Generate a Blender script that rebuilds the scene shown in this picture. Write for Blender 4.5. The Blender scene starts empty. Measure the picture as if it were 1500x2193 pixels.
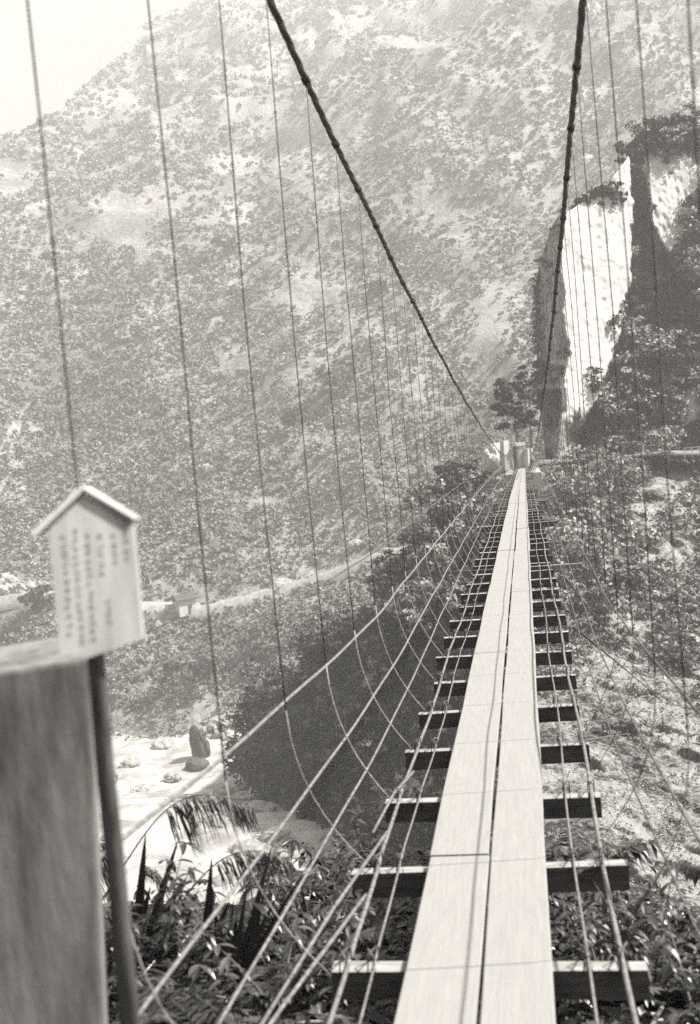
import bpy, math, random
import numpy as np
from mathutils import Vector, Matrix
random.seed(7); rng = np.random.default_rng(7)
C = bpy.context.scene.collection
F = 2400.0; PX, PY = 750.0, 1096.5

# ------------------------------------------------------------------ camera frame
yd = np.array([(1118-PX)/F, (PY-900)/F, 1.0]); ydn = yd/np.linalg.norm(yd)
k = -(( .078*-1)*yd[0] + yd[1]) / (yd[0]**2 + yd[1]**2 + 1)
zu = np.array([-.078 + yd[0]*k, 1 + yd[1]*k, k]); zu /= np.linalg.norm(zu)     # world up in camera coords (right, up, forward)
xu = np.cross(ydn, zu)
# in (right, up, forward) left-handed triple: make X so that it points right
if xu[0] < 0: xu = -xu
R = np.array([xu, ydn, zu]).T            # camera coords = R @ world ; columns are world X, Y, Z in camera coords
def ray(u, v):
    c = np.array([(u-PX)/F, (PY-v)/F, 1.0]); return R.T @ c
def at(u, v, Y):
    d = ray(u, v); return d*(Y/d[1])
def atX(u, v, X):
    d = ray(u, v); return d*(X/d[0])
def pix(p):
    c = p @ R.T; return PX + F*c[..., 0]/c[..., 2], PY - F*c[..., 1]/c[..., 2]

# ------------------------------------------------------------------ noise
def _h(i, j, l, s):
    n = (i*374761393 + j*668265263 + l*2147483647 + s*1274126177) & 0xffffffff
    n = ((n ^ (n >> 13))*1274126177) & 0xffffffff
    n = ((n ^ (n >> 16))*2246822519) & 0xffffffff
    return ((n ^ (n >> 15)) & 0xffffff)/float(0xffffff)
def vnoise(p, s=0):
    f = np.floor(p).astype(np.int64); t = p-f; t = t*t*(3-2*t); r = 0
    for a in (0, 1):
        for b in (0, 1):
            for c in (0, 1):
                w = (t[..., 0] if a else 1-t[..., 0])*(t[..., 1] if b else 1-t[..., 1])*(t[..., 2] if c else 1-t[..., 2])
                r = r + w*_h(f[..., 0]+a, f[..., 1]+b, f[..., 2]+c, s)
    return r
def fbm(p, oct=4, s=0, gain=.5):
    a, tot, r = 1.0, 0, 0; p = np.asarray(p, float)
    for o in range(oct):
        r = r + a*(vnoise(p, s+o)-.5)*2; tot += a; a *= gain; p = p*2.03+11.7
    return r/tot

# ------------------------------------------------------------------ materials
def g(v): return (v, v*.975, v*.94, 1)
def mat(name, lo, hi, scale=3, detail=6, rough=.8, bump=.3, dist=.02, stretch=(1, 1, 1), contrast=(.35, .65), spec=.2, island=0, coords='Object'):
    m = bpy.data.materials.new(name); m.use_nodes = True; nt = m.node_tree; N = nt.nodes; L = nt.links
    b = N['Principled BSDF']; b.inputs['Roughness'].default_value = rough; b.inputs['Specular IOR Level'].default_value = spec
    tc = N.new('ShaderNodeTexCoord'); mp = N.new('ShaderNodeMapping'); mp.inputs['Scale'].default_value = stretch
    L.new(tc.outputs[coords], mp.inputs[0])
    n = N.new('ShaderNodeTexNoise'); n.inputs['Scale'].default_value = scale; n.inputs['Detail'].default_value = detail; n.inputs['Roughness'].default_value = .62
    L.new(mp.outputs[0], n.inputs['Vector'])
    r = N.new('ShaderNodeValToRGB'); r.color_ramp.elements[0].position = contrast[0]; r.color_ramp.elements[1].position = contrast[1]
    r.color_ramp.elements[0].color = g(lo); r.color_ramp.elements[1].color = g(hi)
    L.new(n.outputs['Fac'], r.inputs[0]); out = r.outputs[0]
    if island:
        ge = N.new('ShaderNodeNewGeometry'); mr = N.new('ShaderNodeMapRange'); mr.inputs[3].default_value = 1-island; mr.inputs[4].default_value = 1+island
        L.new(ge.outputs['Random Per Island'], mr.inputs[0]); mx = N.new('ShaderNodeVectorMath'); mx.operation = 'SCALE'
        L.new(out, mx.inputs[0]); L.new(mr.outputs[0], mx.inputs['Scale']); out = mx.outputs[0]
    L.new(out, b.inputs['Base Color'])
    if bump:
        n2 = N.new('ShaderNodeTexNoise'); n2.inputs['Scale'].default_value = scale*3; n2.inputs['Detail'].default_value = 8
        L.new(mp.outputs[0], n2.inputs['Vector'])
        bp = N.new('ShaderNodeBump'); bp.inputs['Strength'].default_value = bump; bp.inputs['Distance'].default_value = dist
        L.new(n2.outputs['Fac'], bp.inputs['Height']); L.new(bp.outputs[0], b.inputs['Normal'])
    return m
def mat2(name, lo, hi, big, fine, bdist, stretch, ramp=(.38, .62)):
    """broken rock with moss and grass: a large-scale mix broken up by a fine one"""
    m = mat(name, lo, hi, big, 8, .95, 0, 0, stretch, ramp); nt = m.node_tree; N = nt.nodes; L = nt.links
    b = N['Principled BSDF']; mp = [q for q in N if q.type == 'MAPPING'][0]; r1 = [q for q in N if q.type == 'VALTORGB'][0]; n1 = [q for q in N if q.type == 'TEX_NOISE'][0]
    n2 = N.new('ShaderNodeTexNoise'); n2.inputs['Scale'].default_value = fine; n2.inputs['Detail'].default_value = 9; n2.inputs['Roughness'].default_value = .7; L.new(mp.outputs[0], n2.inputs['Vector'])
    a = N.new('ShaderNodeMath'); a.operation = 'MULTIPLY_ADD'; a.inputs[1].default_value = .85; L.new(n2.outputs['Fac'], a.inputs[0]); L.new(n1.outputs['Fac'], a.inputs[2])
    s_ = N.new('ShaderNodeMath'); s_.operation = 'SUBTRACT'; s_.inputs[1].default_value = .43; L.new(a.outputs[0], s_.inputs[0]); L.new(s_.outputs[0], r1.inputs[0])
    bp = N.new('ShaderNodeBump'); bp.inputs['Strength'].default_value = 1; bp.inputs['Distance'].default_value = bdist
    L.new(a.outputs[0], bp.inputs['Height']); L.new(bp.outputs[0], b.inputs['Normal']); return m
M = {
 'plank': mat('weathered_plank', .235, .30, 9, 8, .85, .25, .003, (9, .5, 9), (.25, .75)),
 'beam': mat('sawn_beam_shaded', .05, .12, 7, 6, .85, .3, .004, (.8, 6, 6)),  # shaded beam sides, the shade put into the wood colour
 'beamtop': mat('lit_beam_top', .20, .38, 7, 6, .85, .3, .004, (.8, 6, 6)),  # same wood as lit from above, sunlight put into the colour
 'main': mat('backlit_cable', .03, .07, 60, 4, .6, .6, .004),  # backlit darkness of the main cable put into its colour
 'hanger': mat('hanger_wire', .06, .14, 30, 3, .6, .0),
 'strand': mat('lit_hanger_wire', .25, .45, 40, 4, .8, .3, .002),  # lower hanger ends coloured as lit wire; upper lengths keep the backlit tone
 'rail': mat('galvanised_cable', .11, .24, 40, 4, .5, .4, .002),
 'concrete': mat('weathered_concrete', .07, .30, 4.0, 9, .9, .4, .008, (3, 3, .8), (.3, .72)),
 'whitewood': mat('painted_board', .34, .48, 5, 6, .6, .2, .003, (4, 4, .6)),
 'ink': mat('faded_ink', .14, .34, 30, 5, .8, 0),
 'pole': mat('old_pole', .05, .12, 14, 6, .7, .5, .003, (3, 3, .5)),
 'soil': mat('dark_soil', .02, .06, 3, 8, .95, .8, .05),
 'rock': mat2('mountain_rock', .13, .32, .035, .55, 1.4, (1, 1, .7)),
 'bank': mat2('bank_rock', .035, .38, .35, 4.2, .35, (1, 1, .45), (.38, .58)),
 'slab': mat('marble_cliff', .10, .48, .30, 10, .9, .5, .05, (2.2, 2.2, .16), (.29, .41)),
 'stained_shade': mat('stained_shaded_cliff', .02, .36, .5, 9, .9, .9, .3, (2.0, 2.0, .12), (.42, .6)),  # stain streaks that also paint the unlit flank's ribs and shade
 'gravel': mat('river_gravel', .2, .40, .22, 12, .95, .8, .4, (1, 1, 1), (.34, .56)),
 'boulder': mat('pale_boulder', .2, .4, .5, 8, .95, .7, .2),
 'darkstone': mat('dark_boulder', .04, .1, .5, 8, .95, .7, .2),
 'forest': mat('forest_leaves', .10, .24, .04, 5, .75, 0, island=.35),
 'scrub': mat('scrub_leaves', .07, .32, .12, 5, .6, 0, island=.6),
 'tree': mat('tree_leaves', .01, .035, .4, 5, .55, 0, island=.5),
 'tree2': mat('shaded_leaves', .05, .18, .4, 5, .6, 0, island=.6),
 'bark': mat('bark', .08, .2, 4, 6, .9, .5, .03, (3, 3, .5)),
 'frond': mat('fern_leaves', .015, .055, 5, 4, .36, 0, island=.45, spec=.6),
 'blade': mat('blade_leaves', .03, .075, 6, 4, .38, 0, island=.3, spec=.5),
 'leaf_pale': mat('pale_leaves', .03, .085, 6, 4, .35, 0, island=.5, spec=.6),
 'plume': mat('grass_plume', .08, .16, 9, 4, .8, 0, island=.3),
 'road': mat('pale_road', .22, .36, .8, 8, .95, .3, .05),
 'plaster': mat('pale_masonry', .3, .45, 1.2, 8, .9, .4, .03),
 'roof': mat('dark_roof', .04, .1, 2, 5, .8, .4, .03),
 'white_glare': mat('white_paint_glare', .4, .55, 2, 5, .7, .1, .01),  # white paint, also used as painted glare at the far landing
}

# ------------------------------------------------------------------ object helpers
def link_mesh(name, verts, faces, m, parent=None, smooth=False, loc=None, mats=None, midx=None):
    me = bpy.data.meshes.new(name)
    verts = np.asarray(verts, np.float32)
    if isinstance(faces, np.ndarray):
        nf, w = faces.shape
        me.vertices.add(len(verts)); me.vertices.foreach_set('co', verts.ravel())
        me.loops.add(nf*w); me.loops.foreach_set('vertex_index', faces.astype(np.int32).ravel())
        me.polygons.add(nf); me.polygons.foreach_set('loop_start', np.arange(0, nf*w, w, dtype=np.int32))
        me.update(calc_edges=True)
    else:
        me.from_pydata(verts.tolist(), [], faces); me.update()
    if smooth: me.polygons.foreach_set('use_smooth', [True]*len(me.polygons))
    for q in (mats or [m]): me.materials.append(q)
    if midx is not None: me.polygons.foreach_set('material_index', np.asarray(midx, np.int32))
    o = bpy.data.objects.new(name, me); C.objects.link(o)
    if loc is not None: o.location = loc
    if parent is not None: o.parent = parent
    return o
def tag(o, label=None, cat=None, group=None, kind=None):
    if label: o['label'] = label
    if cat: o['category'] = cat
    if group: o['group'] = group
    if kind: o['kind'] = kind
    return o
def empty(name, loc):
    o = bpy.data.objects.new(name, None); C.objects.link(o); o.location = loc; o.empty_display_size = .2; return o
class MB:
    def __init__(s): s.v = []; s.f = []
    def box(s, c, h, Rm=None, jit=0):
        b = len(s.v)
        for dx in (-1, 1):
            for dy in (-1, 1):
                for dz in (-1, 1):
                    p = Vector((dx*h[0], dy*h[1], dz*h[2]))
                    if jit: p += Vector([random.uniform(-jit, jit) for _ in range(3)])
                    if Rm is not None: p = Rm @ p
                    s.v.append(tuple(p+Vector(c)))
        for q in ((0, 1, 3, 2), (4, 6, 7, 5), (0, 4, 5, 1), (2, 3, 7, 6), (0, 2, 6, 4), (1, 5, 7, 3)): s.f.append([b+i for i in q])
        return s
    def tube(s, pts, r, n=6, cap=True):
        pts = [Vector(p) for p in pts]; b = len(s.v); rs = r if hasattr(r, '__len__') else [r]*len(pts)
        for i, p in enumerate(pts):
            t = (pts[min(i+1, len(pts)-1)]-pts[max(i-1, 0)]).normalized()
            a = t.cross(Vector((0, 0, 1)) if abs(t.z) < .9 else Vector((0, 1, 0))).normalized(); c = t.cross(a)
            for q in range(n):
                an = 2*math.pi*q/n; s.v.append(tuple(p+(a*math.cos(an)+c*math.sin(an))*rs[i]))
        for i in range(len(pts)-1):
            for q in range(n):
                s.f.append([b+i*n+q, b+i*n+(q+1) % n, b+(i+1)*n+(q+1) % n, b+(i+1)*n+q])
        if cap:
            s.f.append([b+q for q in range(n)][::-1]); s.f.append([b+(len(pts)-1)*n+q for q in range(n)])
        return s
    def leaf(s, p, d, up, L, w, fold=.25, n=4, droop=.3, tipw=0):
        """a bent leaf with a midrib fold"""
        p = Vector(p); d = Vector(d).normalized(); side = d.cross(Vector(up))
        side = side.normalized() if side.length > 1e-4 else Vector((1, 0, 0)); nrm = side.cross(d).normalized(); b = len(s.v)
        for i in range(n+1):
            t = i/n; ww = w*math.sin(math.pi*min(.999, t*.9+.08))**.8 if i < n else tipw
            c = p+d*L*t - nrm*0 + Vector((0, 0, -1))*droop*L*t*t
            s.v += [tuple(c-side*ww+nrm*ww*fold), tuple(c), tuple(c+side*ww+nrm*ww*fold)]
        for i in range(n):
            a = b+i*3; s.f += [[a, a+1, a+4, a+3], [a+1, a+2, a+5, a+4]]
        return s
    def build(s, name, m, parent=None, smooth=False, loc=None): return link_mesh(name, s.v, s.f, m, parent, smooth, loc)

def leaf_quads(cen, rad, nq, size, flat=.8, up=.15, seed=0):
    """many leaf clumps: cen (n,3), rad (n,3); nq leaves each, set near the crown surface in lobes"""
    r = np.random.default_rng(seed); n = len(cen)
    nl = 7
    lob = r.normal(size=(n, nl, 3)); lob /= np.linalg.norm(lob, axis=2, keepdims=True); lob[..., 2] = np.abs(lob[..., 2])*1.0-.15
    which = r.integers(0, nl, size=(n, nq)); lc = np.take_along_axis(lob, which[..., None].repeat(3, 2), axis=1)*.62
    q = r.normal(size=(n, nq, 3)); q /= np.linalg.norm(q, axis=2, keepdims=True)
    q[..., 2] = np.where(r.random((n, nq)) < .75, np.abs(q[..., 2]), q[..., 2])
    pos = (lc + q*.48*(r.random((n, nq, 1))**.4))
    out = lc*.6+q
    P = cen[:, None]+pos*rad[:, None]
    nr = out + r.normal(size=out.shape)*.55; nr[..., 2] += up; nr /= np.linalg.norm(nr, axis=2, keepdims=True)
    t = np.cross(nr, r.normal(size=out.shape)); t /= np.linalg.norm(t, axis=2, keepdims=True); bt = np.cross(nr, t)
    sz = (size if np.ndim(size) == 0 else size[:, None, None])*(.6+.8*r.random((n, nq, 1)))
    t = t*sz; bt = bt*sz*.62
    V = np.stack([P-t, P-bt, P+t, P+bt], axis=2).reshape(-1, 3)
    return V, np.arange(len(V)).reshape(-1, 4)

def grid_faces(nr, nc, flip=False):
    i = np.arange(nr-1)[:, None]*nc+np.arange(nc-1)[None]; q = np.stack([i, i+1, i+nc+1, i+nc], -1).reshape(-1, 4)
    return q[:, ::-1] if flip else q
def gauss(u, v, blobs):
    r = 0
    for b in blobs: r = np.maximum(r, b[4]*np.exp(-(((u-b[0])/b[2])**2+((v-b[1])/b[3])**2)))
    return r

# ------------------------------------------------------------------ ground and river
Zr = -46.0
xs = np.linspace(-540, 540, 120); ys = np.linspace(-28, 980, 100)
X, Y = np.meshgrid(xs, ys); P = np.stack([X, Y, np.zeros_like(X)], -1)
Zg = Zr-.6+.9*fbm(P*.02, 3, 5)
link_mesh('valley_ground', np.stack([X, Y, Zg-1.2], -1).reshape(-1, 3), grid_faces(100, 120), M['gravel'], smooth=True)['kind'] = 'structure'
# riverbed of pale gravel with bars and banks
xs = np.linspace(-190, 60, 260); ys = np.linspace(70, 260, 220); X, Y = np.meshgrid(xs, ys)
P = np.stack([X, Y, np.zeros_like(X)], -1)
def zbed(y): t = np.clip((152-y)/72, 0, 1); return Zr+15*t*t*(3-2*t)
Zb = zbed(Y)+1.6*fbm(P*.035, 5, 9)+1.1*np.abs(fbm(P*.11, 4, 21))+.35*fbm(P*.5, 3, 23)
tag(link_mesh('riverbed', np.stack([X, Y, Zb], -1).reshape(-1, 3), grid_faces(220, 260), M['gravel'], smooth=True), kind='structure')

# ------------------------------------------------------------------ far mountain
S = .62; FOOT = 176.0
cu = np.array([-500, -150, 0, 60, 130, 200, 215, 290, 306, 312, 400, 500, 700, 1100, 1700, 2100]); cv = np.array([420, 345, 300, 268, 232, 158, 150, 105, 90, 52, 14, -60, -150, -230, -200, -150])
def dir_te(u, v):
    d = ray(u, v); return d[0]/d[1], d[2]/d[1]
crest = np.array([dir_te(a, b) for a, b in zip(cu, cv)])
tA = np.linspace(-.66, .40, 420); nE = 330
ecr = np.interp(tA, crest[:, 0], crest[:, 1])
ecr = np.minimum(ecr, .43) + .006*fbm(np.stack([tA*60, tA*0, tA*0], -1), 3, 77)
def mountain_base(ta, e):
    s = S+.03*np.sin(ta*9+1); y = (FOOT*s-Zr)/(s-e)
    return np.stack([ta*y, y, e*y], -1)
T = np.linspace(0, 1, nE)[:, None]; E0 = -.30
TA = np.broadcast_to(tA[None], (nE, len(tA))); E = E0+(ecr[None]-E0)*T
B = mountain_base(TA, E)
def mdisp(B):
    rid = 1-2*np.abs(fbm(B*np.array([.012, .006, .008])+B[..., [2, 2, 2]]*.002, 4, 31))
    return 10*fbm(B*.010, 4, 3)+13*(rid-.5)+1.6*fbm(B*.08, 4, 13)
nrm = np.array([0, -.67, .74])
edge = np.clip((1-T)*12, 0, 1)
MT = B+nrm*(mdisp(B)*edge*np.clip(B[..., 1]/300, .6, 2))[..., None]
back = MT[-1]+np.array([0, 60, -90.0]); front = MT[0]+np.array([0, -3, -8.0])
VV = np.concatenate([front[None], MT, back[None]]).reshape(-1, 3)
tag(link_mesh('mountain', VV, grid_faces(nE+2, len(tA)), M['rock'], smooth=True), kind='structure')
def mountain_pt(u, v, lift=0):
    d = ray(u, v); ta, e = d[0]/d[1], d[2]/d[1]
    i = np.clip(np.interp(ta, tA, np.arange(len(tA))), 0, len(tA)-1); i = int(round(float(i)))
    t = (e-E0)/(ecr[i]-E0); j = int(round(np.clip(t, 0, 1)*(nE-1)))
    p = MT[j, i].copy(); p[2] += lift
    return p
bare = [(380, 1302, 110, 14, 1.4), (560, 1266, 70, 14, 1.4), (700, 1228, 70, 13, 1.3), (820, 1194, 60, 12, 1.3), (60, 1312, 130, 20, 1.4), (270, 490, 110, 60, 1), (180, 460, 60, 40, .8), (620, 330, 80, 110, .8), (660, 650, 80, 50, .9), (1050, 700, 50, 170, .95), (980, 560, 60, 80, .7), (30, 370, 50, 50, 1),
        (900, 95, 60, 18, .8), (1080, 205, 22, 40, .9), (560, 560, 50, 40, .9), (520, 770, 60, 30, .9), (600, 800, 80, 40, .7), (440, 1030, 30, 25, .8), (60, 1265, 110, 40, 1),
        (600, 1245, 45, 20, 1), (470, 1280, 90, 22, .9), (400, 1285, 120, 30, .6), (830, 1185, 50, 16, 1), (760, 1160, 40, 14, .8), (450, 1560, 130, 70, .85), (300, 1560, 100, 60, .9),
        (700, 560, 60, 50, .6), (760, 700, 60, 40, .6), (1000, 900, 60, 60, .8), (870, 760, 60, 50, .4), (950, 470, 60, 50, .5), (50, 1050, 30, 20, .9), (830, 820, 40, 30, .6), (500, 500, 50, 50, .6)]
lush = [(250, 680, 260, 110, .5), (450, 650, 90, 90, .5), (430, 950, 300, 160, .35), (130, 300, 140, 60, .4), (800, 900, 130, 110, .35)]
n = 38000
ta = rng.uniform(-.62, .30, n); ee = rng.uniform(0, 1, n)
ii = np.clip(np.interp(ta, tA, np.arange(len(tA))), 0, len(tA)-1).astype(int)
jj = (ee*(nE-1)).astype(int); pc = MT[jj, ii]
pu, pv = pix(pc)
dens = 1-gauss(pu, pv, bare)*1.05+gauss(pu, pv, lush)
dens += .75*fbm(np.stack([pu*.012, pv*.016, pu*0], -1), 3, 50)-.14+.12*np.clip((pv-600)/500, 0, 1)
keep = (rng.random(n) < dens) & (pv < 1640)
pc = pc[keep]; ta = ta[keep]; pu = pu[keep]; pv = pv[keep]
pc[:, 0] += rng.normal(size=len(pc))*.8; sc_ = pc[:, 1]/300.0
rr = (.8+1.9*rng.random(len(pc))**2.6)*sc_*(1-.12*(pv < 500))*np.where(rng.random(len(pc)) < .05, 1.9, 1); rad = np.stack([rr*1.15, rr, rr*.8], -1)
V, Fq = leaf_quads(pc+np.array([0, -.3, .45]), rad, 15, .5*sc_, seed=3)
tag(link_mesh('mountain_forest', V, Fq, M['forest']), 'hazy scrub forest covering the far mountainside', 'forest', kind='stuff')

# individual darker trees that stand out on the mountainside
def tree(name, base, h, r, nclump, nleaf, leafsz, m, label, group=None, cat='tree', trunk_r=None, lean=(0, 0), seed=0, crownlow=.35, flat=1.0, branches=5):
    rs = random.Random(seed); base = Vector(base)
    e = tag(empty(name, base), label, cat, group)
    tr = MB(); top = Vector((lean[0], lean[1], h*.8)); trr = trunk_r or h*.03
    pts = [Vector((0, 0, -.3)), top*.33+Vector((rs.uniform(-.04, .04)*h, 0, 0)), top*.66+Vector((0, rs.uniform(-.03, .03)*h, 0)), top]
    tr.tube(pts, [trr, trr*.8, trr*.55, trr*.25], 7)
    for b in range(branches):
        t = rs.uniform(.4, .85); p0 = top*t; a = rs.uniform(0, 6.28); L = r*rs.uniform(.6, .95)
        p1 = p0+Vector((math.cos(a)*L*.5, math.sin(a)*L*.5, L*.3)); p2 = p0+Vector((math.cos(a)*L, math.sin(a)*L, L*.45))
        tr.tube([p0, p1, p2], [trr*.45, trr*.3, trr*.12], 5)
    tr.build('trunk', M['bark'], e, True)
    r_ = np.random.default_rng(seed+100); cen = []; rads = []
    for q in range(nclump):
        a = r_.uniform(0, 6.28); rho = r*math.sqrt(r_.random())*.85; zz = h*(crownlow+(1-crownlow)*r_.random()*(1-.45*(rho/r)**2))
        cen.append((lean[0]*zz/h+math.cos(a)*rho, lean[1]*zz/h+math.sin(a)*rho, zz*flat)); w = r*r_.uniform(.28, .5); rads.append((w, w, w*.7))
    V, Fq = leaf_quads(np.array(cen), np.array(rads), nleaf, leafsz, seed=seed+5)
    link_mesh('crown', V, Fq, m, e)
    return e
mt_spots = [(490, 590, 3.6, 'dark round tree alone below the bare patch of the far mountain'), (740, 870, 4.2, 'dark spreading tree on the far mountainside beside the hanging wires'),
            (240, 1000, 0, ''), (120, 600, 2.2, 'small dark tree beside the leftmost bridge wire on the mountain'), (640, 955, 3.0, 'dark tree low on the far mountain between two hanging wires'),
            (815, 660, 2.4, 'small dark tree high on the mountain just left of the thick cable'), (780, 1145, 0, ''), (1165, 1375, 0, ''), (110, 1362, 3.2, 'dark round bush behind the concrete pillar beside the white notice board'),
            (300, 970, 0, ''), (400, 1500, 4.0, 'dark bushy tree at the foot of the slope beside the pale riverbed'), (735, 1180, 0, ''), (560, 1420, 3, 'rounded tree on the lower slope above the end of the riverbed')]
for q, (u, v, s, lab) in enumerate(mt_spots):
    if not s: continue
    p = mountain_pt(u, v)
    tree('hillside_tree', p, s*1.9, s*1.25, 16, 40, .42, M['tree'], lab, seed=40+q)

# mountain path, boulders and hut
prev = [mountain_pt(u, v) for u, v in ((-120, 1335), (-40, 1325), (60, 1312), (140, 1312), (300, 1308), (350, 1303), (430, 1298), (520, 1278), (600, 1254), (700, 1228), (780, 1204), (860, 1188), (940, 1165))]
prev = np.array(prev); tt = np.linspace(0, len(prev)-1, 90); cp = np.stack([np.interp(tt, np.arange(len(prev)), prev[:, c]) for c in range(3)], -1)
for _ in range(4): cp[1:-1] = (cp[:-2]+cp[1:-1]*2+cp[2:])/4
rw = .7+.5*vnoise(np.stack([tt*3, tt*0, tt*0], -1), 4)
rows = []
for off in ((0, -2.2, -1.4), (0, -2.0, 1.1), (0, 2.2, 1.3)): rows.append(cp+np.array(off)+np.stack([tt*0, tt*0, (rw-1)*(.8 if off[2] < 0 else .3)], -1))
tag(link_mesh('mountain_path', np.array(rows).reshape(-1, 3), grid_faces(3, 90), M['road']), kind='structure')
def boulder(name, p, s, m, label, group=None, seed=0, cat='boulder'):
    import bmesh
    bm = bmesh.new(); bmesh.ops.create_icosphere(bm, subdivisions=4, radius=1)
    co = np.array([v.co[:] for v in bm.verts]); d = 1+.62*fbm(co*1.5+seed*7.1, 3, seed)+.22*fbm(co*4+seed, 3, seed+3)
    d = np.minimum(d, 1.12)
    for v, q in zip(bm.verts, d): v.co = Vector((v.co.x*s[0]*q, v.co.y*s[1]*q, v.co.z*s[2]*q))
    me = bpy.data.meshes.new(name); bm.to_mesh(me); bm.free(); me.materials.append(m)
    o = bpy.data.objects.new(name, me); C.objects.link(o); o.location = p; o.rotation_euler = (0, 0, seed*1.3)
    return tag(o, label, cat, group)
bl = [(600, 1243, 3.6, 2.4, 'big pale boulder above the mountain path'), (832, 1186, 2.2, 1.6, 'pale boulder beside the far end of the mountain path'),
      (55, 1050, 2.2, 1.6, 'white rock alone on the slope left of the notice board'), (30, 1280, 4.5, 3.6, 'broad white boulder on the path behind the concrete pillar'), (75, 1292, 3.2, 3.2, 'tall white boulder on the path close to the notice board'),
      (760, 1162, 2.2, 1.4, 'small pale boulder on the slope above the path bend'), (480, 1284, 2.6, 1.4, 'flat pale boulder just right of the little hut'), (452, 1020, 1.9, 2.0, 'pale rock on the slope above the little hut')]
for q, (u, v, a, b, lab) in enumerate(bl):
    boulder('pale_boulder', mountain_pt(u, v)+np.array([0, -.6, -.3]), (a*.8, a*.6, b*.75), M['boulder'], lab, seed=q+1)
hp = mountain_pt(402, 1290)+np.array([0, -2.5, -.6])
hut = tag(empty('hillside_hut', hp), 'tiny white-walled hut with dark roof beside the mountain path', 'hut')
hut.rotation_euler = (0, 0, .7); h = MB(); h.box((0, 0, 1.0), (1.7, 1.6, 1.6)); h.build('wall', M['white_glare'], hut)
h = MB()
h.v = [(-2.3, -2.1, 2.6), (2.3, -2.1, 2.6), (2.3, 2.1, 2.6), (-2.3, 2.1, 2.6), (-2.1, 0, 3.5), (2.1, 0, 3.5), (-2.3, -2.1, 2.45), (2.3, -2.1, 2.45), (2.3, 2.1, 2.45), (-2.3, 2.1, 2.45)]
h.f = [[0, 1, 5, 4], [2, 3, 4, 5], [1, 2, 5], [3, 0, 4], [6, 9, 8, 7], [0, 6, 7, 1], [1, 7, 8, 2], [2, 8, 9, 3], [3, 9, 6, 0]]
h.build('roof', M['roof'], hut)
h = MB(); h.box((.5, -1.63, .6), (.4, .05, .9)); h.build('door', M['roof'], hut)

# riverbed boulders
rk = boulder('dark_boulder', at(428, 1596, 160), (1.3, 1.5, 3.2), M['darkstone'], 'tall dark standing rock at the edge of the pale riverbed', seed=17); rk.rotation_euler = (.1, -.22, 1.0)
rb = [(420, 1633, 1.0), (490, 1560, 2.6), (570, 1577, 1.8), (300, 1690, .9), (345, 1735, 1.4), (610, 1700, 2.4), (470, 1770, 2.2), (540, 1745, 2.6), (410, 1870, 1.8), (520, 1830, 2.6), (585, 1800, 2.0), (250, 1800, 1.6), (330, 1850, 1.8),
      (450, 1720, 1.6), (500, 1690, 1.7), (390, 1800, 1.4), (560, 1690, 1.5), (280, 1630, .8), (370, 1660, .8), (500, 1890, 2.0), (430, 1930, 2.0), (600, 1880, 2.2), (350, 1590, 1.0), (230, 1660, 1.0)]
for q, (u, v, s) in enumerate(rb):
    d = ray(u, v); d = d/d[1]; yy = 150.0
    for _ in range(30): yy = .5*yy+.5*(float(zbed(yy))+.5)/d[2]
    p = d*yy; s = s*p[1]/160
    s *= 1.5; p = p-np.array([0, 0, s*.25]); boulder('river_boulder', p, (s*1.3, s, s*.7), M['boulder'] if q not in (0,) else M['darkstone'], 'pale boulder lying in the gravel riverbed' if q not in (0,) else 'lone dark stone lying on the pale riverbed',
            'pale boulders in the riverbed' if q not in (0,) else None, seed=20+q)

# ------------------------------------------------------------------ far bank below the bridge landing
def interp(x, pts):
    pts = np.array(pts, float); return np.interp(x, pts[:, 0], pts[:, 1])
vs = np.linspace(984, 2250, 330)
uL = interp(vs, [(984, 1080), (1010, 1050), (1040, 985), (1060, 955), (1110, 945), (1160, 905), (1210, 880), (1240, 868), (1280, 835), (1330, 828), (1355, 760), (1375, 740), (1400, 665), (1440, 655), (1480, 610), (1510, 540), (1560, 555), (1600, 505), (1650, 500), (1700, 555), (1760, 560), (1790, 600), (1850, 590), (1950, 560), (2250, 560)])
uL = uL+9*fbm(np.stack([vs*.02, vs*0, vs*0], -1), 4, 8)
ncol = 300; nwrap = 10
sv = np.linspace(0, 1, ncol)
U = uL[:, None]+(1800-uL[:, None])*sv[None]**1.0
Vv = np.broadcast_to(vs[:, None], U.shape)
Dc = interp(vs, [(984, 106), (1100, 92), (1300, 75), (1500, 61), (1700, 49), (1950, 38), (2250, 29)])[:, None]
left = np.clip((1085-U)/600, 0, 1)
D = Dc+left*60*np.clip((Vv-1000)/480, .08, 1)**1.2
D = D+np.clip((U-1250)/500, 0, 1)*6
Pb = np.empty(U.shape+(3,))
dirs = np.einsum('ji,...j->...i', R, np.stack([(U-PX)/F, (PY-Vv)/F, np.ones_like(U)], -1)); dirs = dirs/dirs[..., 1:2]
P0 = dirs*D[..., None]
disp = 3.2*fbm(P0*.09, 4, 61)+1.5*(1-2*np.abs(fbm(P0*np.array([.35, .2, .12]), 4, 66)))+.8*fbm(P0*.8, 5, 71, .6)
disp *= np.clip((Vv-984)/60, 0, 1)
D2 = D+disp
P1 = dirs*D2[..., None]
wr = []
for q in range(nwrap, 0, -1):
    off = q/nwrap; p = P1[:, 0].copy(); p[:, 1] += 45*off**1.3; p[:, 0] += 6*off; p[:, 2] -= 10*off; wr.append(p)
FB = np.concatenate([np.stack(wr, 1), P1], 1)
bank = link_mesh('far_bank', FB.reshape(-1, 3), grid_faces(330, ncol+nwrap, True), M['bank'], smooth=True); tag(bank, kind='structure')
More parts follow.
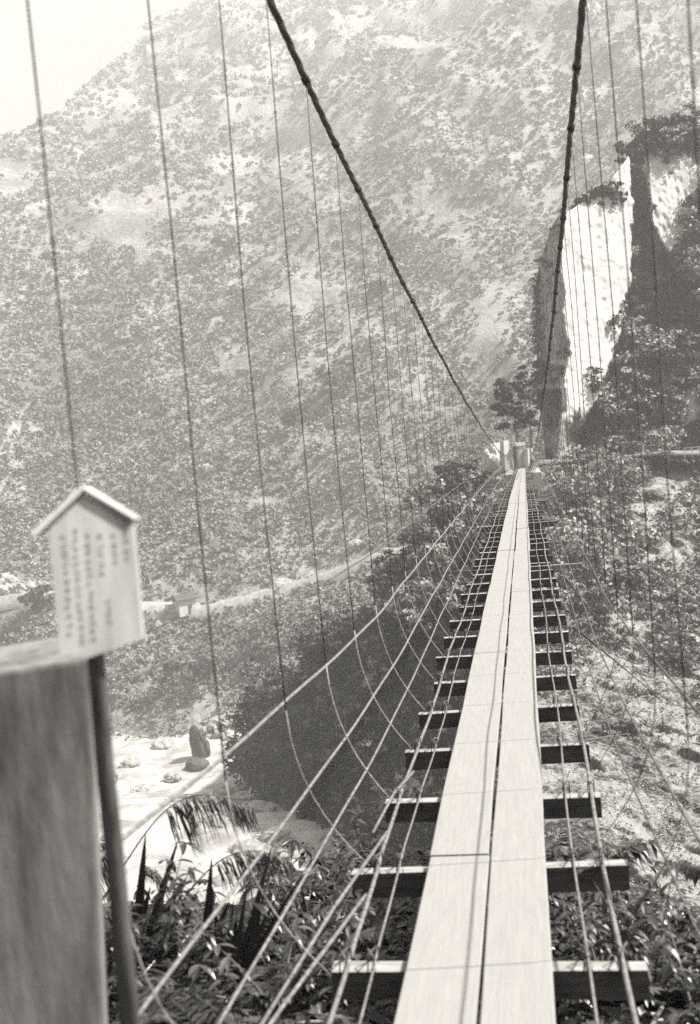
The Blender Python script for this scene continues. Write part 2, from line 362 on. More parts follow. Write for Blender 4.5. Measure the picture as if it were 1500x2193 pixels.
# scrub on it
n = 15000
iu = rng.random(n); iv = rng.random(n)**.8
I = (iv*329).astype(int); J = (iu*(ncol-1)).astype(int); pc = P1[I, J]; pu = U[I, J]; pv = vs[I]
rocky = [(1112, 1008, 62, 42, 4), (1310, 1290, 28, 60, 1), (1320, 1420, 45, 70, 1.1), (1430, 1040, 60, 50, 1), (1400, 1100, 80, 45, 1), (1460, 1180, 70, 60, .9), (1310, 1195, 28, 24, 1.2), (1460, 1030, 40, 35, .9), (1350, 1380, 50, 70, 1), (1290, 1480, 60, 70, .9), (1250, 1600, 90, 110, 1), (1350, 1560, 70, 100, .9), (1200, 1640, 60, 60, 1),
         (1430, 1650, 80, 110, .8), (1350, 1800, 120, 160, 1.1), (1470, 1850, 100, 160, .9), (1230, 1740, 60, 60, .8), (1420, 1320, 40, 60, .5), (1480, 1600, 40, 60, .5), (905, 1700, 30, 30, 1), (600, 1850, 110, 90, .9), (640, 1950, 120, 100, .8)]
dens = .8-gauss(pu, pv, rocky)+.55*fbm(np.stack([pu*.02, pv*.02, pu*0], -1), 3, 90)
dens -= (np.clip((pv-1250)/500, 0, .45)+.18*np.clip((pu-1220)/120, 0, 1))*(pu > 1100)
keep = rng.random(n) < dens
pc = pc[keep]; pu = pu[keep]; sc_ = pc[:, 1]/80
rr = (.45+.75*rng.random(len(pc))**2)*sc_; rad = np.stack([rr, rr, rr*.85], -1)
pv = pv[keep]; lit = (pu > 1040) | (gauss(pu, pv, [(960, 1130, 50, 40, 1), (950, 1250, 60, 60, 1), (910, 1330, 50, 40, 1), (990, 1060, 40, 30, 1)]) > rng.random(len(pu)))  # bank shade put into leaf colour: clumps not lit take darker leaves
for nm, q, m_, lab, sd in (('bank_scrub', lit, 'scrub', 'leafy scrub growing over the steep far bank', 8), ('shaded_scrub', ~lit, 'tree', 'scrub darkened for the shade on the river side of the far bank', 88)):
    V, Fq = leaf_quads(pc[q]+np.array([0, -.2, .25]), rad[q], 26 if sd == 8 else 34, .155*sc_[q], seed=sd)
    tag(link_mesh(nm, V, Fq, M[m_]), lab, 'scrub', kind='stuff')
n = 16000
I = (rng.random(n)*329).astype(int); J = (rng.random(n)*(ncol-1)).astype(int); pc = P1[I, J]; pu = U[I, J]; pv = vs[I]
keep = (rng.random(n) < .5+.9*fbm(np.stack([pu*.03, pv*.022, pu*0], -1), 3, 97)) & (pu > 1000) & ((np.abs(pu-1112) > 55) | (pv > 1045))
pc = pc[keep]; sc_ = pc[:, 1]/70; rr = (.12+.5*rng.random(len(pc))**3)*sc_
V, Fq = leaf_quads(pc+np.array([0, -.05, .08]), np.stack([rr, rr, rr], -1), 9, .075*sc_, seed=9)
tag(link_mesh('rock_tufts', V, Fq, M['scrub']), 'small tufts growing in the cracks of the rocky far bank', 'tufts', kind='stuff')
n = 1500
I = (rng.random(n)*329).astype(int); J = (rng.random(n)**1.3*(ncol-1)*.9).astype(int); pc = P1[I, J]; pu = U[I, J]; pv = vs[I]
keep = ((pu > 1040) | (gauss(pu, pv, [(960, 1130, 50, 40, 1), (950, 1250, 60, 60, 1), (910, 1330, 50, 40, 1), (990, 1060, 40, 30, 1)]) > .4)) & (rng.random(n) < .7-gauss(pu, pv, rocky)-np.clip((pv-1300)/400, 0, .55)*(pu > 1080)) & (pv < 1800)
pc = pc[keep]; sc_ = pc[:, 1]/85; rr = (.7+1.1*rng.random(len(pc))**2)*sc_
V, Fq = leaf_quads(pc+np.stack([.1*rr, -.35*rr, .45*rr], -1), np.stack([rr, rr, rr*.8], -1), 95, .19*sc_, seed=12)
tag(link_mesh('bank_bushes', V, Fq, M['scrub']), 'rounded bushes crowding the upper far bank', 'bushes', kind='stuff')
# left shaded edge: bushes along the silhouette
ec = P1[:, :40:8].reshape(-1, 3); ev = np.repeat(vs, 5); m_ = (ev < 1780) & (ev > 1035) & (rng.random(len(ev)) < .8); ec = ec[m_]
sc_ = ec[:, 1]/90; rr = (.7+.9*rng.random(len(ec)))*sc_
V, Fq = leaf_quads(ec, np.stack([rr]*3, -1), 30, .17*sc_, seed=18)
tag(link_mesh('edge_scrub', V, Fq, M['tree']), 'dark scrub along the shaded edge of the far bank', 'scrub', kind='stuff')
def bank_pt(u, v):
    i = int(round(np.clip((v-984)/(2250-984), 0, 1)*329)); j = int(np.clip((u-uL[i])/(1800-uL[i]), 0, 1)*(ncol-1)); return P1[i, j]
bt = [(1220, 1120, 2.3, 'leafy tree on the far bank just right of the bridge end'), (1330, 1075, 2.6, 'broad tree on the far bank below the white rail fence'), (1400, 1010, 2.2, 'bushy tree right under the ledge road'),
      (1270, 1250, 2.0, 'tree with a bare leaning stem beside the small white rock'), (1440, 1420, 2.4, 'dark tree at the right edge of the rocky bank'), (980, 1060, 1.6, 'dark shrub on the bank edge left of the bridge end'),
      (965, 1120, 1.9, 'dark tree on the bank edge behind the left side wires'), (900, 1330, 2.0, 'light-leaved tree under the left side cables of the bridge'), (870, 1260, 1.8, 'dark tree on the outer bank edge beneath the upper side cable'),
      (700, 1440, 2.2, 'dark tree at the lower bank edge crossed by the outer side cable'), (560, 1580, 2.2, 'lowest dark tree leaning over the pale riverbed'), (1300, 1340, 1.5, 'round shrub on the rocky bank right of the planks'), (1180, 1210, 1.4, 'shrub seen through the right side wires of the bridge')]
for q, (u, v, s, lab) in enumerate(bt):
    p = bank_pt(u, v); tree('bank_tree', p, s*1.8, s*1.15, 16, 60, .17, M['scrub'] if u > 1000 or q == 7 else M['tree'], lab, seed=70+q, trunk_r=.08)

# ------------------------------------------------------------------ cliff above the landing
tl = lambda u: interp(u, [(1140, 640), (1152, 560), (1168, 520), (1182, 480), (1205, 455), (1250, 430), (1300, 400), (1350, 330), (1385, 275), (1440, 262), (1500, 262), (1560, 340), (1650, 560), (1800, 780)])
ncu, nct = 330, 300
us = np.linspace(1146, 1800, ncu); tv = np.linspace(0, 1, nct)
vt = tl(us)+6*fbm(np.stack([us*.05, us*0, us*0], -1), 3, 15)
Vc = vt[None]+(1000-vt[None])*tv[:, None]
lefte = interp(Vc.ravel(), [(200, 0), (560, 6), (640, 0), (770, 4), (830, 2), (900, 14), (1000, 26)]).reshape(Vc.shape)
Uc = np.broadcast_to(us[None], Vc.shape)+lefte*np.clip(1-(us[None]-1146)/60, 0, 1)
h_ = (1000-Vc)/100
Dl = 110+h_*2.3
def sm(x, a, b): t = np.clip((x-a)/(b-a), 0, 1); return t*t*(3-2*t)
wob = 7*fbm(np.stack([Uc*.03, Vc*.03, Uc*0], -1), 3, 28)+5*fbm(np.stack([Uc*.12, Vc*.09, Uc*0], -1), 3, 29)
UU = Uc+wob
# slab stands proud; its left flank turns away; recess on its right
slR = interp(Vc.ravel(), [(430, 1352), (600, 1350), (680, 1335), (760, 1318), (860, 1275), (930, 1240), (1000, 1230)]).reshape(Vc.shape)
slL = interp(Vc.ravel(), [(430, 1215), (520, 1200), (640, 1206), (760, 1218), (775, 1212), (900, 1200), (1000, 1190)]).reshape(Vc.shape)
slab = sm(UU, slL-3, slL+2)*(1-sm(UU, slR-3, slR+3))
flank = 1-sm(UU, slL-4, slL+2)
Dl = Dl+flank*(2+(slL-UU)*.42*(Vc < 772)) - slab*2.0*sm(Vc, 1000, 900)
# slab faces down-right: right side further back
Dl = Dl+slab*(UU-1352)*.026+np.clip(UU-1352, 0, 500)*.012
# right recess (dark cleft) between slab and right face
rec = sm(UU, slR, slR+8)*(1-sm(UU, interp(Vc.ravel(), [(340, 1372), (480, 1390), (560, 1430), (620, 1455), (700, 1480), (1000, 1500)]).reshape(Vc.shape), interp(Vc.ravel(), [(340, 1382), (480, 1400), (560, 1440), (620, 1465), (700, 1500), (1000, 1520)]).reshape(Vc.shape)))
Dl = Dl+rec*(7*sm(Vc, 340, 420)*(1-sm(Vc, 620, 780)))
# overhanging block on the lower left and undercut below it
blk = (1-sm(UU, 1208, 1216))*sm(Vc, 772, 778)*(1-sm(Vc, 828, 834)); Dl -= blk*2.2
und = (1-sm(UU, 1205, 1215))*sm(Vc, 832, 838)*(1-sm(Vc, 850, 900)); Dl += und*1.6
cave = np.exp(-(((UU-1240)/24)**2+((Vc-945)/36)**2)); Dl += cave*5
hole = np.exp(-(((UU-1178)/11)**2+((Vc-797)/11)**2)); Dl += hole*1.6
dirs = np.einsum('ji,...j->...i', R, np.stack([(Uc-PX)/F, (PY-Vc)/F, np.ones_like(Uc)], -1)); dirs = dirs/dirs[..., 1:2]
P0 = dirs*Dl[..., None]
strat = 1-2*np.abs(fbm(P0*np.array([.6, .6, .07]), 4, 44))
Dl = Dl+((.3*strat*(1-.75*sm(UU, 1372, 1392)*(Vc < 620))+.22*fbm(P0*np.array([2.4, 1, .5]), 3, 47))*(1-.82*slab)+.7*fbm(P0*.25, 4, 45)*(1-.6*slab)+.2*fbm(P0*1.3, 4, 46)*(1-.75*slab))
CP = dirs*Dl[..., None]
wrL = [CP[:, 0]+np.array([3*o, 30*o, 0]) for o in (1, .6, .3, .12, .04)]
CW = np.concatenate([np.stack(wrL, 1), CP], 1)
wrT = [CW[0]+np.array([2*o, 40*o, 2.5*o-1.5*o*o*3]) for o in (1, .6, .3, .1)]
CW = np.concatenate([np.stack(wrT, 0), CW], 0)
nr_, nc_ = CW.shape[:2]
fs = grid_faces(nr_, nc_, False)
cu_ = np.pad(UU, ((4, 0), (5, 0)), mode='edge'); cvv = np.pad(Vc, ((4, 0), (5, 0)), mode='edge'); slabp = np.pad(slab, ((4, 0), (5, 0)), mode='edge'); fl_ = np.pad(flank, ((4, 0), (5, 0)), mode='edge')
ci = fs[:, 0]; r0 = ci//nc_; c0 = ci % nc_
pu_ = cu_[r0, c0]; pv_ = cvv[r0, c0]; sl_ = slabp[r0, c0]
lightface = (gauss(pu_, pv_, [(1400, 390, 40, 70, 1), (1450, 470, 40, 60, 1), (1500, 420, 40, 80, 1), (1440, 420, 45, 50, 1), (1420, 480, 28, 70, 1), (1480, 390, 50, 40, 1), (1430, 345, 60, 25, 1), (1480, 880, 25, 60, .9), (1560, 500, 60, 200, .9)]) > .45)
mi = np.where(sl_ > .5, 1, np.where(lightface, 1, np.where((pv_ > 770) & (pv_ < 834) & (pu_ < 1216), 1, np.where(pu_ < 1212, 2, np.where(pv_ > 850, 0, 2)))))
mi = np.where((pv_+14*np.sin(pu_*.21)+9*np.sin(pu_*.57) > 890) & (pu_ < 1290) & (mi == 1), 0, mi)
cl = link_mesh('cliff', CW.reshape(-1, 3), fs, None, smooth=True, mats=[M['bank'], M['slab'], M['stained_shade']], midx=mi)
tag(cl, 'tall marble cliff with a bare white face above the far landing', kind='structure')
# foliage on the cliff
n = 9000
I = (rng.random(n)*(nct-1)).astype(int); J = (rng.random(n)*(ncu-1)).astype(int); pc = CP[I, J]; pu = UU[I, J]; pv = Vc[I, J]; s_ = slab[I, J]
bareC = [(1420, 400, 60, 55, 2), (1470, 370, 60, 40, 2), (1440, 500, 34, 60, 1.6), (1400, 390, 40, 60, 1.6), (1440, 430, 45, 60, 1.6), (1420, 500, 28, 70, 1.4), (1480, 400, 40, 40, 1.4), (1400, 480, 30, 100, 1.2), (1480, 880, 30, 60, 1.3), (1370, 560, 22, 90, 1.4), (1240, 945, 50, 40, 1.3), (1420, 590, 40, 50, 1), (1560, 500, 60, 120, 1)]
dens = 1.05-s_*1.5-gauss(pu, pv, bareC)+gauss(pu, pv, [(1290, 405, 50, 22, 1.2), (1325, 430, 24, 24, 1.2), (1340, 700, 30, 90, .9), (1290, 830, 40, 60, 1)])
dens -= (pu < 1214)*(1.1-.8*(pu < 1158))
dens += .35*fbm(np.stack([pu*.03, pv*.03, pu*0], -1), 3, 91)
keep = rng.random(n) < dens
pc = pc[keep]; rr = .5+.8*rng.random(len(pc))**2; rad = np.stack([rr, rr, rr*.85], -1)
V, Fq = leaf_quads(pc+np.array([0, -.3, .1]), rad, 30, .19, seed=28)
V_, F_ = V, Fq
n = 420; I = (rng.random(n)*(nct-1)).astype(int); J = (rng.random(n)*(ncu-1)).astype(int); pc = CP[I, J]; pu = UU[I, J]; pv = Vc[I, J]
keep = (rng.random(n) < 1.0-slab[I, J]*2-gauss(pu, pv, bareC)) & (pu > 1218)
pc = pc[keep]; rr = 1.0+1.1*rng.random(len(pc))**2
V, Fq = leaf_quads(pc+np.stack([.1*rr, -.5*rr, .35*rr], -1), np.stack([rr, rr, rr*.75], -1), 110, .2, seed=32)
tag(link_mesh('cliff_bushes', V, Fq, M['scrub']), 'sunlit bushes bulging from the dark cliff', 'bushes', kind='stuff')
V, Fq = V_, F_
tag(link_mesh('cliff_scrub', V, Fq, M['tree']), 'dark scrub clinging to the cliff beside the white rock face', 'scrub', kind='stuff')
def cliff_pt(u, v):
    j = int(np.clip((u-1146)/(1800-1146), 0, 1)*(ncu-1)); i = int(np.clip((v-vt[j])/(1000-vt[j]), 0, 1)*(nct-1)); return CP[i, j]
ct = [(1300, 440, 1.7, 'tree overhanging the top of the white cliff face'), (1350, 340, 1.8, 'tree on the cliff top beside the bright rock'), (1400, 290, 2.0, 'leafy tree on the cliff crest between two right-hand wires'), (1480, 275, 2.2, 'tree on the cliff crest at the right edge'),
      (1250, 440, 1.1, 'small shrub on the lip of the white cliff'), (1380, 640, 2.0, 'light-tipped tree beside the deep cleft of the cliff'), (1440, 700, 2.2, 'large tree halfway up the dark cliff'), (1370, 740, 1.9, 'tree with pale branches on the dark cliff right of the white face'),
      (1480, 600, 2.0, 'tree below the bright rock at the right edge'), (1420, 800, 2.3, 'wide dark tree low on the cliff above the road'), (1330, 850, 1.8, 'dark tree drooping at the foot of the white cliff face'), (1410, 900, 2.3, 'dark tree above the ledge road near the rail fence'),
      (1490, 760, 2.0, 'dark tree at the right edge halfway up the cliff'), (1300, 960, .9, 'small bush on the ledge road beside the cave')]
for q, (u, v, s, lab) in enumerate(ct):
    p = cliff_pt(u, v)+np.array([0, -.8 if q > 4 else 1.2, -.6*s]); tree('cliff_tree', p, s*1.7, s*1.15, 15, 60, .19, M['scrub'] if q in (2, 3, 5, 7, 8) else M['tree'], lab, seed=120+q, trunk_r=.08)
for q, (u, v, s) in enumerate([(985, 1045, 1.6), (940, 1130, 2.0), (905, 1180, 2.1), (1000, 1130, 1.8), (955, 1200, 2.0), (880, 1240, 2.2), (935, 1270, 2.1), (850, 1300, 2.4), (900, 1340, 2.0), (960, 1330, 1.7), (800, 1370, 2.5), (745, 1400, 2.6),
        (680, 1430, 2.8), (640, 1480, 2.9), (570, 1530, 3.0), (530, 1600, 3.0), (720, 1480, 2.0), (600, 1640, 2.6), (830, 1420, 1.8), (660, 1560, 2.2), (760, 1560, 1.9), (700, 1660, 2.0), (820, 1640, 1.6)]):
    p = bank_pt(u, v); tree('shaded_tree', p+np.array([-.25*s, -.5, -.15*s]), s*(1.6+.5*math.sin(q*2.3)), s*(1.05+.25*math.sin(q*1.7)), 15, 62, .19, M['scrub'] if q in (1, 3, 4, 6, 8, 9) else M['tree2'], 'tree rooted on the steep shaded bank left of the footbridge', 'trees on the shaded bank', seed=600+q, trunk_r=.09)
# big dark tree at the left of the landing
tree('leaning_tree', at(1128, 1000, 106), 8.6, 2.1, 34, 110, .15, M['tree'], 'dark leafy tree leaning left beside the far bridge gate', seed=201, trunk_r=.16, lean=(-1.1, 0), crownlow=.42)
tree('leaning_tree', at(1140, 985, 107), 9.6, 1.1, 22, 90, .15, M['tree'], 'narrow dark tree against the left foot of the cliff', seed=202, trunk_r=.14, lean=(-.3, 0), crownlow=.3)

# ledge road and landing
def ribbon(name, pts, w, m, t=.25):
    pts = np.array(pts, float); n = len(pts); f = pts+np.array([0, -w/2, 0]); b = pts+np.array([0, w/2, 0])
    rows = [f+np.array([0, 0, -t*3]), f, b]
    return tag(link_mesh(name, np.array(rows).reshape(-1, 3), grid_faces(3, n), m), kind='structure')
rx = np.linspace(-3.0, 30, 40)
ribbon('ledge_road', [(x, 106.5+.5*math.sin(x*.3), -4.05+.14*math.sin(x*.7)+.0*x) for x in rx], 4.0, M['road'], .1)

# ------------------------------------------------------------------ white rail fence at the right
f0 = at(1468, 978, 104.5); f1 = at(1560, 974, 104.5); fe = tag(empty('rail_fence', f0), 'white post and rail fence along the ledge road', 'fence')
fl = f1[0]-f0[0]; f0v = Vector(f0)
npost = int(fl/.62)
for q in range(npost+1):
    h = MB(); h.box((q*fl/npost, 0, .38), (.06, .06, .45)); h.build('post', M['white_glare'], fe)
for z in (.22, .52, .78):
    h = MB(); h.box((fl/2, -.075, z), (fl/2+.05, .012, .045)); h.build('rail', M['white_glare'], fe)

# ------------------------------------------------------------------ suspension bridge
XC = -.26; LEN = 100.0
def zdeck(d): return -1.62-.010*d-.00016*d*d
cab = np.array([(-2, 2.95), (1, 2.45), (5, 1.86), (7, 1.60), (8.8, 1.41), (11.75, 1.10), (17.6, .58), (25, .02), (36, -.7), (50, -1.45), (62, -1.8), (75, -1.7), (88, -1.2), (101, -.3)])
cpf = np.polyfit(cab[:, 0], cab[:, 1], 5)
def zcab(d): return float(np.polyval(cpf, d))
SX = .67
bridge = tag(empty('suspension_footbridge', (XC, 1.0, zdeck(1.0))), 'narrow wire suspension footbridge with a two-plank walkway', 'footbridge')
bo = Vector((XC, 1.0, zdeck(1.0)))
def bb(mb, name, m, smooth=False, kind=None, label=None):
    mb.v = [tuple(Vector(p)-bo) for p in mb.v]; o = mb.build(name, m, bridge, smooth)
    if kind: o['kind'] = kind
    if label: o['label'] = label
    return o
bd0 = [2.53, 3.38, 4.2, 5.03, 5.87, 6.72, 7.57, 8.45, 9.3, 10.16, 11.02, 11.88, 12.74, 13.6, 14.46]
# planks: two rows
starts = {-1: [0.6, 4.25], 1: [0.2, 7.8]}
for side in (-1, 1):
    d = starts[side][0]; nxt = starts[side][1]
    while d < LEN:
        e_ = min(nxt, LEN+1); mb = MB(); jx = random.uniform(-.007, .007); jz = random.uniform(0, .006)
        segs = max(2, int((e_-d)/.8)); x0 = XC+(.022+jx if side > 0 else -.222+jx); x1 = XC+(.229+jx if side > 0 else .008+jx)
        for q in range(segs+1):
            y = d+.006+(e_-d-.012)*q/segs; z = zdeck(y)+.004+jz; wv = .003*math.sin(y*2.3+side)
            b = len(mb.v); c_ = .004
            prof = [(x0+wv, z-.04), (x0+wv, z-c_), (x0+c_+wv, z), (x1-c_+wv, z), (x1+wv, z-c_), (x1+wv, z-.04)]
            mb.v += [(px_, y, pz_) for px_, pz_ in prof]
            if q:
                a = b-6
                for t in range(6): mb.f.append([a+t, a+(t+1) % 6, b+(t+1) % 6, b+t])
            if q in (0, segs): mb.f.append([b+t for t in range(6)])
        bb(mb, 'deck_plank', M['plank'])
        d = e_; nxt = d+random.uniform(3.7, 4.3)
# crossbeams
bd = [2.53, 3.38, 4.2, 5.03, 5.87, 6.72, 7.57, 8.45, 9.3]
while bd[-1]+.86 < LEN: bd.append(bd[-1]+.86)
farb = MB()
for q, d in enumerate(bd):
    z = zdeck(d)-.037; a = random.uniform(-.02, .02); hw = .5+random.uniform(-.02, .03)
    w2 = .032; hgt = .047
    if q == 22: hw = .74
    if q == 31: hw = .72
    tgt = MB() if q < 100 else farb
    Rm = Matrix.Rotation(a, 3, 'Z') @ Matrix.Rotation(random.uniform(-.02, .02), 3, 'Y')
    tgt.box((XC+random.uniform(-.02, .02), d+w2, z-hgt), (hw, w2, hgt), Rm, .003)
    if q < 100:
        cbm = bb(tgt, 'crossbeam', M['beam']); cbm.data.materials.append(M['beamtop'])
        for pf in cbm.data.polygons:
            if pf.normal.z > .7: pf.material_index = 1  # top faces get the lit copy of the wood
    if q < 13:
        for X0 in (-.34, -.43, .33, .44):
            mb = MB(); cx_ = XC+X0; zt = z+hgt
            mb.tube([(cx_-.012, d-.004, zt-.05), (cx_-.008, d-.006, zt+.012), (cx_+.01, d+.03, zt+.02), (cx_+.016, d+.068, zt+.008), (cx_+.014, d+.07, zt-.05)], .0032, 5)
            mb.tube([(cx_+.014, d-.004, zt-.06), (cx_+.01, d-.006, zt+.010), (cx_-.012, d+.03, zt+.018), (cx_-.015, d+.07, zt-.04)], .0030, 5)
            mb.v = [tuple(Vector(p_)-bo) for p_ in mb.v]; mb.build('wire_lashing', M['hanger'], cbm, True)
if farb.v: bb(farb, 'crossbeam', M['beam'], kind='stuff')
# two thin outrigger rods
for d, w in ((14.0, .86), (29.5, .8)):
    mb = MB(); mb.tube([(XC-w, d, zdeck(d)-.03), (XC+w, d, zdeck(d)-.03)], .012, 6); bb(mb, 'outrigger_rod', M['rail'], True)
# main cables with wound strands
def cable(pts, r, name, m, twist=True, lab=None):
    mb = MB(); pts = [Vector(p) for p in pts]
    if twist:
        for s in range(3):
            q = []
            acc = 0
            for i, p in enumerate(pts):
                if i: acc += (pts[i]-pts[i-1]).length
                an = acc/.30*2*math.pi*.5+s*2*math.pi/3; q.append(p+Vector((math.cos(an), 0, math.sin(an)))*r*.4)
            mb.tube(q, r*.66, 6)
    else: mb.tube(pts, r, 7)
    return bb(mb, name, m, True, label=lab)
for sgn in (-1, 1):
    ds = list(np.concatenate([np.arange(-1.5, 30, .055), np.arange(30, 101, .6)]))
    cable([(XC+sgn*SX, d, zcab(d)+.012*math.sin(d*1.9+sgn)) for d in ds], .0175, 'main_cable', M['main'])
# wires lashed on the beams
for X0, r in ((-.34, .0045), (-.43, .0085), (.33, .005), (.44, .009)):
    ds = np.concatenate([np.arange(.8, 30, .28), np.arange(30, 101, 1.5)])
    pts = [(XC+X0+.008*math.sin(d*1.7+X0*9)+(.16*(1-d/3.4)*(-1 if X0 < 0 else 1)*0), d, zdeck(d)-.030+.006*math.sin(d*7.4)) for d in ds]
    cable(pts, r, 'deck_wire', M['rail'], twist=False)
# side cables: (outward offset from centre, height above deck) as functions of distance
rails = [(.69, .98, .005, (.95, 1.25)), (.67, .62, .0066, (1.05, .80)), (.61, .30, .0062, (.98, .32)), (.56, .11, .0056, (.92, .02))]
for sgn in (-1, 1):
    for ro, rh, r_, (no, nh) in rails:
        pts = []
        for d in np.concatenate([np.arange(1.0, 26, .3), np.arange(26, 101, 1.5)]):
            t = np.clip((6.5-d)/5.5, 0, 1)**1.4
            o_ = ro+(no-ro)*t*.6; hh = rh+(nh-rh)*t*.6
            sag = .004*math.sin(d*3.66+ro*7)
            e_ = np.clip((d-70)/30, 0, 1); o_ = o_*(1-.15*e_)
            pts.append((XC+sgn*(o_+.003*math.sin(d*2.1+rh*5)), d, zdeck(d)+hh+sag))
        cable(pts, r_*(1 if sgn < 0 else .75), 'side_cable', M['rail'] if rh < .9 and sgn < 0 else M['hanger'], twist=False)
# hangers with their clamps
hd = [2.27+.845*q for q in range(int((LEN-3)/.845))]
farh = MB(); cnt = 0
for q, d in enumerate(hd):
    for sgn in (-1, 1):
        dd = d if sgn < 0 else d+.27
        zc = zcab(dd); zd = zdeck(dd); ztop = zd+.68
        tgt = MB() if q < 50 else farh
        ox = random.uniform(-.012, .012); n_ = 7 if q < 50 else 4
        pts = [(XC+sgn*(SX+.0), dd, zc-.01)]
        span = zc-ztop
        if span > .15:
            for t in (.25, .5, .75):
                pts.append((XC+sgn*(SX+.01*math.sin(t*3.1))+ox*t+random.uniform(-.006, .006), dd, zc-span*t))
            pts.append((XC+sgn*.675, dd, ztop))
            z0 = ztop; x0 = .675
        else: z0 = zc; x0 = SX
        fwd = random.uniform(.22, .34); low = [pts[-1]]
        if span <= .15: low = [(XC+sgn*x0, dd, z0)]
        for t in np.linspace(.14, 1, n_+1):
            low.append((XC+sgn*(x0-(x0-.47)*t**2.1), dd+fwd*t**1.6, z0+(zd-.04-z0)*t))
        r_ = .0028 if q < 50 else .004
        if q >= 50: tgt.tube(pts+low[1:], r_, 3)
        else:
            if span > .15: tgt.tube(pts, r_, 5); bb(tgt, 'hanger', M['hanger'], True)
            mb = MB(); mb.tube(low, (.0023 if q < 3 else .0034) if sgn < 0 else .0018, 5); bb(mb, 'net_strand', M['strand'] if sgn < 0 or d > 9 else M['hanger'], True)
        if q < 22:
            mb = MB(); mb.tube([(XC+sgn*SX, dd-.022, zc+.003+.012*math.sin(dd*1.9+sgn)), (XC+sgn*SX, dd+.022, zc-.001+.012*math.sin(dd*1.9+sgn))], .0235, 8); bb(mb, 'cable_clamp', M['main'], True)
bb(farh, 'hanger', M['hanger'], kind='stuff')
# a few loose strands
for a, b in (((-.43, 4.55), (-.62, 3.0)), ((-.43, 3.9), (-.70, 2.3)), ((-.40, 5.4), (-.50, 4.6))):
    mb = MB(); mb.tube([(XC+a[0], a[1], zdeck(a[1])), (XC+(a[0]+b[0])/2, (a[1]+b[1])/2, zdeck(3)+.0), (XC+b[0], b[1], zdeck(b[1])-.02)], .007, 6); bb(mb, 'loose_strand', M['rail'], True)
# wind guys to the right-hand bank
for a, b in (((.45, 6.0), (1270, 1700, 1350, 1570, 44)), ((.42, 2.9), (0, 0, 1560, 1890, 24)), ((.6, 13.0), (0, 0, 1460, 1560, 60)), ((.6, 9.3), (0, 0, 1420, 1500, 52))):
    e2 = at(b[2], b[3], b[4]); mb = MB(); mb.tube([(XC+a[0], a[1], zdeck(a[1])-.05), tuple(e2)], .008 if a[1] < 8 else .01, 6); bb(mb, 'wind_guy', M['hanger' if a[1] > 4 else 'rail'], True)

# far landing with gate pillar
boulder('glare_mound', at(1066, 992, 104), (1.5, 1.2, 1.7), M['white_glare'], 'mound left of the far bridge gate, whitened to stand for glare', seed=61, cat='rock')  # mound added for the overexposed ground, glare put into its white
ld = tag(empty('landing_platform', (XC, 103, zdeck(100)-.3)), 'concrete landing at the far end of the bridge, whitened for glare', 'platform')
h = MB(); h.box((0, -2.6, -1.28), (1.5, 3.4, 1.3), None, .05); h.build('platform_block', M['white_glare'], ld)  # block whitened so its colour carries the far-end glare
gp = at(1114, 1004, 101.3)
pl = tag(empty('gate_pillar', gp), 'squat stone gate pillar with pale cap at the far end', 'pillar', )
h = MB(); h.box((0, 0, 1.0), (.36, .36, 1.1), Matrix.Rotation(.5, 3, 'Z')); h.build('shaft', M['stained_shade'], pl)
h = MB(); h.box((0, 0, 2.2), (.46, .46, .14), Matrix.Rotation(.5, 3, 'Z')); h.build('cap', M['white_glare'], pl)
for u, lab, hh in ((1135, 'white anchor pier right of the far gate pillar', 1.9), (1085, 'white anchor pier left of the far gate pillar', 2.6)):
    gp = at(u, 1006, 101.0); h = MB()
    for zz, w in ((0, .42), (hh*.5, .36), (hh, .26)): h.v += [(-w, -w, zz), (w, -w, zz), (w, w, zz), (-w, w, zz)]
    for a in (0, 4):
        for t in range(4): h.f.append([a+t, a+(t+1) % 4, a+4+(t+1) % 4, a+4+t])
    h.f += [[8, 9, 10, 11], [3, 2, 1, 0]]
    pq = tag(h.build('anchor_pier', M['white_glare'], None, False, gp), lab, 'pier'); pq.rotation_euler = (0, 0, .65)  # pier white also carries the painted glare

# ------------------------------------------------------------------ near concrete pillar
pr = at(190, 1405, 1.95)                      # top right corner of the face
pl_ = (pr[0]-.93, pr[1]-.36, 0)
dirv = Vector((pl_[0]-pr[0], pl_[1]-pr[1], 0)); wlen = .95; dirv.normalize(); nb = Vector((-dirv.y, dirv.x, 0))
if nb.y < 0: nb = -nb
import bmesh
ptop = float(pr[2]); bm = bmesh.new(); c0 = Vector((pr[0], pr[1], 0))
segz = 30; bmesh.ops.create_cube(bm, size=1)
for v in bm.verts:
    a = (v.co.x+.5)*wlen; b = (v.co.y+.5)*.30; z = ptop if v.co.z > 0 else -2.6
    v.co = c0+dirv*a+nb*b+Vector(((z-ptop)*.062, 0, z-(.05*(v.co.x+.5) if v.co.z > 0 else 0)))
bmesh.ops.recalc_face_normals(bm, faces=bm.faces)
bmesh.ops.bevel(bm, geom=list(bm.edges), offset=.009, segments=2, affect='EDGES', profile=.6)
bmesh.ops.subdivide_edges(bm, edges=[e for e in bm.edges if e.calc_length() > .1], cuts=14, use_grid_fill=True)
for v in bm.verts:
    q = fbm(np.array(v.co[:])[None]*5, 3, 2)[0]; v.co += Vector((0, 0, 1))*q*.008-nb*q*.006
me = bpy.data.meshes.new('concrete_pillar'); bm.to_mesh(me); bm.free(); me.materials.append(M['concrete'])
cpil = bpy.data.objects.new('concrete_pillar', me); C.objects.link(cpil)
tag(cpil, 'large weathered concrete anchor pillar filling the lower left corner', 'pillar')

